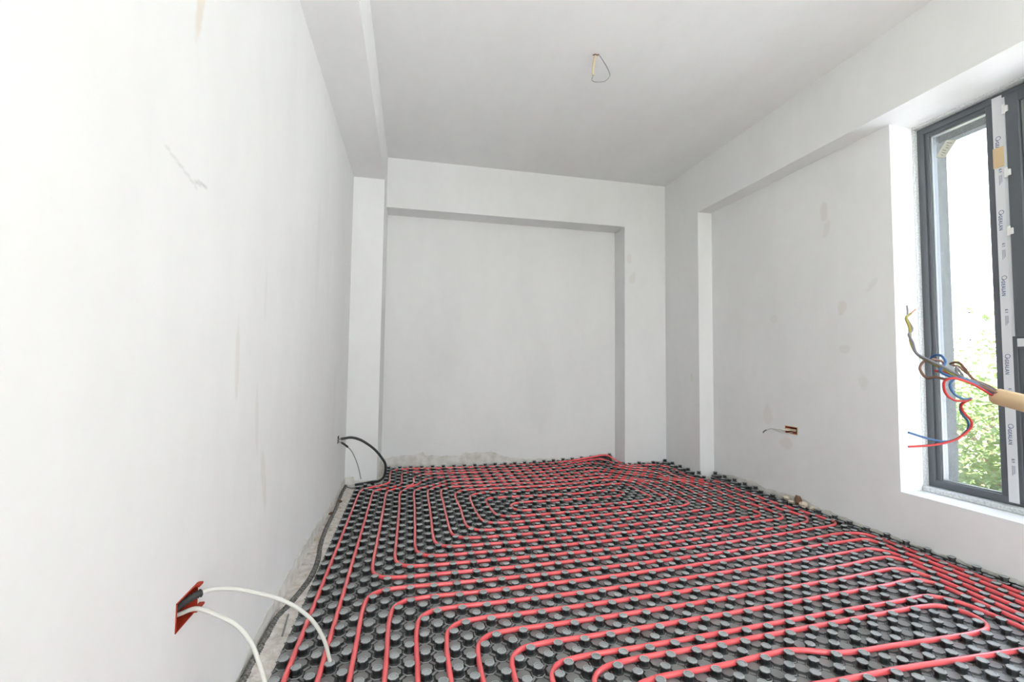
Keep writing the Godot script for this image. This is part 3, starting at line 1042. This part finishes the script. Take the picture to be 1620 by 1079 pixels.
# ============================================================ boxes, cables and crumbs
func vv(l: Array) -> Array:
	var o := []
	for i in range(0, l.size(), 3): o.append(V(l[i], l[i + 1], l[i + 2]))
	return o


# open-fronted plastic box set in a wall that faces +x (s = 1) or -x (s = -1)
func wall_box(parent: Node, x: float, s: float, z0: float, z1: float, y0: float, y1: float, m: Material):
	var st := begin()
	var d := 0.045
	var t := 0.003
	for q in [[z0, z0 + t, y0, y1], [z1 - t, z1, y0, y1], [z0, z1, y0, y0 + t], [z0, z1, y1 - t, y1]]:
		pbox(st, x - s * d, x + s * 0.002, q[2], q[3], q[0], q[1], 0.0006)
	pbox(st, x - s * d, x - s * (d - t), y0, y1, z0, z1, 0.0006)
	commit(st, "box", m, parent)


func wire(parent: Node, called: String, l: Array, r: float, m: Material, ridge := 0.0, step := 0.006):
	var st := begin()
	tube(st, smooth(vv(l), step), r, 8, -1.0, ridge)
	return commit(st, called, m, parent)


func crumb(at: Vector3, s: Vector3, m: Material, called: String, label: String, category: String, group: String):
	var st := begin()
	var f := FastNoiseLite.new()
	f.seed = rng.randi() % 1000
	f.frequency = 0.9
	var N := 7
	var K := 9
	var P := []
	for j in N + 1:
		var row := []
		for i in K:
			var th := PI * j / N
			var ph := TAU * i / K
			var d := Vector3(sin(th) * cos(ph), cos(th), sin(th) * sin(ph))
			var k := 1.0 + 0.55 * f.get_noise_3d(d.x * 2.0, d.y * 2.0, d.z * 2.0)
			row.append(at + d * s * k + Vector3(0, s.y * 0.8, 0))
		P.append(row)
	for j in N:
		for i in K:
			var a: Vector3 = P[j][i]
			var b: Vector3 = P[j][(i + 1) % K]
			var c: Vector3 = P[j + 1][(i + 1) % K]
			var d: Vector3 = P[j + 1][i]
			var ctr := (a + b + c + d) / 4.0 - at - Vector3(0, s.y * 0.8, 0)
			var n := (c - a).cross(d - b)
			if n.length() < 1e-9: continue
			n = n.normalized()
			if n.dot(ctr) < 0: n = -n
			quad(st, a, b, c, d, n)
	tag(commit(st, called, m), label, category, group)


func cables():
	# near box on the left wall with two white cables
	var b := thing("socket_box", V(XL, -0.617, 1.25), "red-brown wall box low on the near left wall with two white cables drooping out", "wall box")
	wall_box(b, XL, 1, 1.195, 1.302, -0.617, -0.55, M.box_red)
	wire(b, "white_cable", [-0.548, -0.60, 1.225, -0.52, -0.577, 1.25, -0.494, -0.566, 1.27, -0.476, -0.566, 1.287, -0.451, -0.572, 1.303, -0.423, -0.584, 1.32, -0.383, -0.605, 1.337, -0.337, -0.631, 1.353, -0.292, -0.667, 1.37, -0.25, -0.719, 1.387, -0.222, -0.781, 1.403, -0.207, -0.851, 1.42], 0.0052, M.white_cable, 0.0, 0.012)
	wire(b, "white_cable", [-0.548, -0.605, 1.235, -0.510, -0.592, 1.24, -0.485, -0.583, 1.235, -0.46, -0.587, 1.23, -0.427, -0.601, 1.225, -0.388, -0.624, 1.22, -0.356, -0.661, 1.215, -0.336, -0.704, 1.21, -0.319, -0.752, 1.205, -0.304, -0.795, 1.2, -0.295, -0.86, 1.19, -0.29, -0.93, 1.18], 0.0052, M.white_cable, 0.0, 0.012)
	wire(b, "conduit_end", [-0.546, -0.597, 1.222, -0.52, -0.578, 1.249, -0.497, -0.567, 1.268, -0.487, -0.566, 1.277], 0.0088, M.black_conduit, 0.0016, 0.004)
	var st := begin() # snapped-off lid tabs round the box mouth
	pbox(st, XL - 0.002, XL + 0.012, -0.612, -0.606, 1.275, 1.318, 0.001)
	pbox(st, XL - 0.002, XL + 0.010, -0.558, -0.552, 1.288, 1.310, 0.001)
	commit(st, "lid_tab", M.box_red, b)

	# far box on the left wall: black conduit drooping to the floor and a thin grey wire
	b = thing("conduit_box", V(XL, -0.588, 3.53), "small dark box on the far left wall with a black conduit looping to the floor", "wall box")
	wall_box(b, XL, 1, 3.50, 3.56, -0.588, -0.535, M.black_conduit)
	wire(b, "black_conduit", [-0.49, -0.56, 3.555, -0.472, -0.559, 3.565, -0.427, -0.557, 3.595, -0.37, -0.578, 3.627, -0.311, -0.62, 3.66, -0.258, -0.671, 3.692, -0.211, -0.736, 3.725, -0.183, -0.792, 3.757, -0.18, -0.849, 3.79, -0.196, -0.914, 3.822, -0.238, -0.952, 3.855, -0.288, -0.962, 3.88, -0.34, -0.975, 3.90, -0.42, -0.985, 3.905], 0.0095, M.black_conduit, 0.0012, 0.005)
	wire(b, "conduit_core", [-0.545, -0.57, 3.525, -0.514, -0.563, 3.535, -0.49, -0.56, 3.555, -0.475, -0.559, 3.563], 0.005, M.thin_grey)
	wire(b, "sleeve", [-0.487, -0.588, 3.56, -0.468, -0.605, 3.578, -0.447, -0.628, 3.60], 0.0075, M.black_conduit, 0.001, 0.005)
	wire(b, "grey_wire", [-0.545, -0.575, 3.525, -0.513, -0.574, 3.53, -0.484, -0.591, 3.562, -0.455, -0.62, 3.593, -0.424, -0.662, 3.625, -0.399, -0.724, 3.657, -0.378, -0.795, 3.688, -0.359, -0.895, 3.72], 0.0035, M.thin_grey)
	var o = wire(null, "wire_offcut", [-0.49, -0.982, 3.90, -0.47, -0.984, 3.84, -0.425, -0.985, 3.81, -0.385, -0.985, 3.85], 0.0045, M.thin_grey)
	tag(o, "short grey wire end lying on the floor at the foot of the left column", "wire")

	# conduit lying in the bare strip along the left wall
	o = wire(null, "floor_conduit", [-0.49, -0.991, 3.90, -0.492, -0.991, 3.712, -0.474, -0.991, 3.258, -0.474, -0.991, 2.975, -0.459, -0.991, 2.683, -0.433, -0.991, 2.464, -0.431, -0.991, 2.284, -0.445, -0.991, 2.164, -0.466, -0.991, 2.046, -0.486, -0.991, 1.956, -0.489, -0.991, 1.801, -0.489, -0.991, 1.681, -0.488, -0.991, 1.5, -0.488, -0.991, 1.0], 0.0115, M.grey_conduit, 0.0014, 0.007)
	tag(o, "dust-covered grey corrugated conduit running along the bare strip beside the left wall", "conduit")
	o = wire(null, "steel_pin", [-0.445, -0.983, 1.964, -0.430, -0.983, 1.82], 0.0035, M.thin_grey)
	tag(o, "thin straight metal pin lying on the bare strip beside the near left wall", "pin")

	# loop of wire hanging from the ceiling
	b = thing("ceiling_wire", V(1.0733, YC, 2.5157), "loop of thin grey wire in a cream sleeve hanging from the middle of the ceiling", "wire")
	wire(b, "sleeve", [1.06, 1.898, 2.519, 1.053, 1.869, 2.522, 1.047, 1.824, 2.526, 1.047, 1.774, 2.528], 0.0075, M.cream)
	wire(b, "loop", [1.047, 1.778, 2.528, 1.043, 1.759, 2.53, 1.04, 1.747, 2.531, 1.051, 1.737, 2.53, 1.088, 1.734, 2.521, 1.125, 1.744, 2.513, 1.147, 1.775, 2.506, 1.131, 1.821, 2.507, 1.108, 1.859, 2.51, 1.077, 1.905, 2.515], 0.0024, M.thin_grey)
	wire(b, "loop", [1.047, 1.776, 2.530, 1.047, 1.756, 2.533, 1.056, 1.743, 2.535, 1.088, 1.737, 2.524, 1.123, 1.748, 2.516, 1.143, 1.777, 2.509, 1.127, 1.823, 2.51, 1.10, 1.87, 2.513], 0.0017, M.white_cable)
	wire(b, "stub", [1.078, 1.908, 2.516, 1.072, 1.895, 2.512, 1.052, 1.893, 2.508, 1.036, 1.882, 2.502], 0.0035, M.brown)

	# box on the right wall
	b = thing("socket_box", V(XN, -0.481, 2.83), "flat orange wall box with short white wire ends, on the recessed right wall", "wall box")
	wall_box(b, XN, -1, 2.777, 2.887, -0.481, -0.43, M.box_red)
	st = begin()
	pbox(st, XN - 0.004, XN + 0.002, -0.484, -0.427, 2.774, 2.779, 0.001)
	pbox(st, XN - 0.004, XN + 0.002, -0.432, -0.427, 2.774, 2.892, 0.001)
	pbox(st, XN - 0.004, XN + 0.002, -0.485, -0.480, 2.774, 2.870, 0.001)
	pbox(st, XN - 0.006, XN + 0.01, -0.462, -0.447, 2.80, 2.89, 0.001)
	commit(st, "lid", M.cream, b)
	wire(b, "wire_end", [2.745, -0.46, 2.83, 2.70, -0.459, 2.86, 2.675, -0.457, 2.90, 2.66, -0.46, 2.956, 2.655, -0.475, 2.99], 0.0038, M.white_cable)
	wire(b, "wire_tip", [2.655, -0.475, 2.99, 2.655, -0.487, 3.013, 2.66, -0.50, 3.03], 0.0045, M.wire_grey)
	wire(b, "wire_end", [2.745, -0.475, 2.84, 2.70, -0.484, 2.87, 2.68, -0.473, 2.91, 2.67, -0.462, 2.945], 0.003, M.white_cable)

	# bundle of coloured wires reaching into the picture from a box on the wall behind the camera
	b = thing("wire_bundle", V(0.86, -0.10, 0.1), "tangle of red, blue and brown wires from a beige conduit in front of the window", "wires")
	wire(b, "conduit", [2.55, -0.987, -0.7, 2.3, -0.985, -0.4, 1.6, -0.96, -0.15, 1.1, -0.75, -0.02, 0.9, -0.35, 0.05, 0.83, -0.12, 0.12, 0.80, -0.065, 0.25, 0.776, -0.047, 0.41, 0.791, -0.043, 0.443, 0.799, -0.040, 0.461, 0.807, -0.037, 0.48], 0.0115, M.tape, 0.0, 0.01)
	wire(b, "olive_wire", [0.802, -0.033, 0.471, 0.81, -0.028, 0.484, 0.808, -0.018, 0.5, 0.8, -0.013, 0.518, 0.789, 0.002, 0.535, 0.788, 0.012, 0.551, 0.786, 0.023, 0.566, 0.792, 0.043, 0.58, 0.805, 0.069, 0.591, 0.816, 0.086, 0.604, 0.84, 0.096, 0.614], 0.002, M.olive)
	wire(b, "copper_tip", [0.84, 0.096, 0.614, 0.853, 0.101, 0.619, 0.865, 0.105, 0.624], 0.0011, M.copper)
	wire(b, "grey_wire", [0.802, -0.035, 0.471, 0.794, -0.021, 0.488, 0.785, -0.011, 0.506, 0.775, 0.004, 0.524, 0.77, 0.015, 0.541, 0.771, 0.025, 0.557, 0.782, 0.043, 0.57, 0.792, 0.056, 0.583, 0.815, 0.067, 0.594, 0.823, 0.085, 0.608], 0.0019, M.wire_grey)
	wire(b, "grey_wire", [0.823, 0.085, 0.608, 0.832, 0.098, 0.613, 0.839, 0.11, 0.619], 0.0013, M.wire_grey)
	wire(b, "blue_wire", [0.802, -0.036, 0.471, 0.804, -0.034, 0.481, 0.786, -0.018, 0.494, 0.77, -0.011, 0.507, 0.766, -0.006, 0.518, 0.773, -0.001, 0.527, 0.792, 0.011, 0.532, 0.798, 0.021, 0.541, 0.8, 0.023, 0.55, 0.803, 0.018, 0.56, 0.812, 0.013, 0.569], 0.0019, M.blue)
	wire(b, "brown_wire", [0.802, -0.035, 0.471, 0.799, -0.023, 0.484, 0.793, -0.014, 0.498, 0.797, 0.0, 0.51, 0.801, 0.011, 0.521, 0.805, 0.009, 0.534, 0.834, 0.004, 0.541, 0.861, -0.006, 0.549], 0.0019, M.brown)
	wire(b, "brown_wire", [0.802, -0.035, 0.471, 0.777, -0.019, 0.488, 0.765, -0.012, 0.502, 0.764, -0.014, 0.515, 0.764, -0.011, 0.527, 0.764, -0.013, 0.539, 0.767, 0.0, 0.55, 0.787, 0.013, 0.558, 0.815, 0.016, 0.564, 0.844, 0.012, 0.57, 0.857, 0.006, 0.579], 0.0018, M.brown)
	wire(b, "brown_wire", [0.802, -0.034, 0.471, 0.806, -0.026, 0.49, 0.803, -0.015, 0.51, 0.80, -0.006, 0.522, 0.81, 0.004, 0.530, 0.825, 0.0, 0.537, 0.845, -0.008, 0.545], 0.0018, M.wire_grey)
	wire(b, "red_wire", [0.802, -0.037, 0.471, 0.802, -0.026, 0.493, 0.799, -0.014, 0.517, 0.804, -0.005, 0.538, 0.811, -0.002, 0.559], 0.002, M.red)
	wire(b, "blue_wire", [0.802, -0.037, 0.471, 0.798, -0.034, 0.477, 0.771, -0.017, 0.488, 0.76, -0.011, 0.495, 0.755, -0.018, 0.502, 0.762, -0.029, 0.506, 0.778, -0.039, 0.509, 0.796, -0.043, 0.51, 0.811, -0.042, 0.513, 0.809, -0.046, 0.519, 0.808, -0.052, 0.525, 0.815, -0.065, 0.529, 0.832, -0.079, 0.532, 0.838, -0.09, 0.536, 0.831, -0.105, 0.544, 0.821, -0.112, 0.552, 0.806, -0.111, 0.561, 0.771, -0.1, 0.573], 0.0017, M.blue)
	wire(b, "red_wire", [0.802, -0.037, 0.471, 0.797, -0.036, 0.477, 0.769, -0.019, 0.486, 0.748, -0.012, 0.495, 0.743, -0.016, 0.501, 0.747, -0.027, 0.505, 0.758, -0.038, 0.508, 0.776, -0.045, 0.509, 0.793, -0.045, 0.51, 0.807, -0.043, 0.511, 0.801, -0.049, 0.517, 0.804, -0.055, 0.522, 0.814, -0.066, 0.524, 0.829, -0.077, 0.526, 0.834, -0.088, 0.53, 0.822, -0.105, 0.539, 0.807, -0.113, 0.547, 0.786, -0.118, 0.556, 0.761, -0.121, 0.566], 0.0017, M.red)

	# broken plaster on the edge of the mat at the foot of the right wall
	var chips := [[2.695, -0.964, 2.86, 0.026, 0.018, 0.03, 0, "pale plaster chunk at the left end of the small heap by the right wall"], [2.68, -0.969, 2.80, 0.018, 0.012, 0.022, 0, "flat pale plaster chunk lying at the front of the small heap by the right wall"], [2.70, -0.966, 2.755, 0.022, 0.034, 0.03, 1, "brown mortar lump standing in the middle of the small heap by the right wall"], [2.69, -0.967, 2.70, 0.03, 0.02, 0.026, 0, "largest pale plaster chunk right of the brown lump in the heap by the right wall"], [2.70, -0.969, 2.645, 0.02, 0.014, 0.02, 0, "pale plaster chunk at the right end of the small heap by the right wall"]]
	for c in chips: crumb(V(c[0], c[1], c[2]), Vector3(c[3], c[4], c[5]), M.rubble_brown if c[6] else M.rubble, "plaster_chunk", c[7], "rubble", "broken plaster by the right wall")
	for c in [[-0.472, 3.46, 0.016, 1, "brown mortar crumb farthest along the bare strip by the left wall"], [-0.455, 3.33, 0.012, 0, "pale mortar crumb second farthest along the bare strip by the left wall"], [-0.487, 3.2, 0.014, 1, "brown mortar crumb against the left wall, nearest of the two brown ones"], [-0.443, 2.9, 0.009, 0, "small pale mortar crumb on the bare strip, beside the mat edge"], [-0.492, 2.75, 0.016, 0, "largest pale mortar crumb on the bare strip at the foot of the left wall"], [-0.455, 2.32, 0.007, 0, "smallest pale mortar crumb on the bare strip, nearest the camera"]]:
		crumb(V(c[0], -0.992, c[1]), Vector3(c[2], c[2] * 0.6, c[2] * 1.2), M.rubble_brown if c[3] else M.rubble, "mortar_crumb", c[4], "rubble", "mortar crumbs on the bare strip")


# ============================================================ outside the window
func outside():
	var st := begin()
	box(st, XO + 0.5, 80.0, -4.7, -4.5, -30.0, 70.0)
	commit(st, "ground", M.grass, null, "structure")
	var spots := [[6.6, 4.35, 1.3, 0.0, 0, "bushy pale green tree closest to the window, filling the lower part of the pane"], [8.8, 5.3, 1.7, 0.5, 1, "taller light green tree behind the closest one, seen through the window"], [9.2, 6.9, 1.6, 0.55, 2, "darker green tree at the left of those seen through the window"], [11.5, 6.6, 2.0, 0.6, 1, "farthest pale tree, its top in front of the cream building"], [6.2, 3.2, 1.2, -0.4, 2, "low green tree at the right, mostly hidden by the window mullion"]]
	for s in spots: tree(s[0], s[1], s[2], s[3], s[4], s[5])
	building()


func tree(x: float, z: float, r: float, top: float, kind: int, label: String):
	var t := thing("tree", V(x, -4.5, z), label, "tree", "trees outside the window")
	var st := begin()
	tube(st, smooth([V(x, -4.5, z), V(x + 0.05, -3.2, z), V(x - 0.04, -2.0, z + 0.05), V(x, top - r * 0.5, z)], 0.2), 0.11, 8, 0.03)
	for k in 5:
		var a := k * 2.4
		tube(st, smooth([V(x, top - r * 1.5 + k * 0.12, z), V(x + cos(a) * r * 0.4, top - r * 1.1 + k * 0.1, z + sin(a) * r * 0.4), V(x + cos(a) * r * 0.8, top - r * 0.8, z + sin(a) * r * 0.8)], 0.2), 0.04, 6, 0.012)
	commit(st, "trunk", M.bark, t)
	# leaves: folded pointed blades clustered in tufts
	var lf := begin()
	var L := 0.085
	for s in [-1.0, 1.0]:
		var e := Vector3(s * 0.026, 0.008, L * 0.45)
		tri(lf, Vector3.ZERO, e, Vector3(0, 0, L), Vector3(-s * 0.3, 1, 0).normalized())
	var leaf := lf.commit()
	var g := RandomNumberGenerator.new()
	g.seed = int(x * 100.0) + kind
	var tufts := []
	for k in 46:
		var d := Vector3(g.randfn(), g.randfn() * 0.9, g.randfn()).normalized()
		tufts.append(V(x, top - r * 1.0, z) + d * r * g.randf_range(0.45, 1.0) * Vector3(1, 1.15, 1))
	var mm := MultiMesh.new()
	mm.transform_format = MultiMesh.TRANSFORM_3D
	mm.mesh = leaf
	mm.instance_count = 5200
	for i in mm.instance_count:
		var c: Vector3 = tufts[i % tufts.size()]
		var p := c + Vector3(g.randfn(), g.randfn() * 0.7, g.randfn()) * r * 0.17
		var b := Basis.from_euler(Vector3(g.randf_range(-0.9, 0.7), g.randf() * TAU, g.randf_range(-0.6, 0.6))).scaled(Vector3.ONE * g.randf_range(0.7, 1.4))
		mm.set_instance_transform(i, Transform3D(b, p - t.position))
	var mi := MultiMeshInstance3D.new()
	mi.multimesh = mm
	mi.material_override = M.leaf[kind]
	mi.name = "foliage"
	mi.set_meta("kind", "stuff")
	t.add_child(mi, true)


func building():
	var b := thing("building", V(34, -4.5, 22), "cream apartment building beyond the trees, washed out by daylight", "building")
	var st := begin()
	box(st, 30.0, 44.0, -4.5, 4.0, 12.0, 36.0)
	commit(st, "wall", M.facade, b)
	st = begin()
	box(st, 29.6, 44.4, 4.0, 4.3, 11.6, 36.4)
	box(st, 29.85, 30.0, 0.9, 1.15, 12.0, 36.0)
	commit(st, "cornice", M.facade_trim, b)
	for y in [-1.9, 1.6]:
		for k in 6:
			var z := 14.0 + k * 3.6
			st = begin()
			box(st, 29.9, 30.02, y, y + 1.6, z, z + 0.12)
			box(st, 29.9, 30.02, y, y + 1.6, z + 1.2, z + 1.32)
			box(st, 29.9, 30.02, y, y + 0.1, z, z + 1.32)
			box(st, 29.9, 30.02, y + 1.5, y + 1.6, z, z + 1.32)
			box(st, 29.93, 30.0, y, y + 1.6, z + 0.62, z + 0.7)
			var wdw := commit(st, "window_frame", M.facade_trim, b)
			st = begin()
			box(st, 29.96, 30.01, y + 0.1, y + 1.5, z + 0.12, z + 1.2)
			commit(st, "pane", M.dark_glass, wdw)
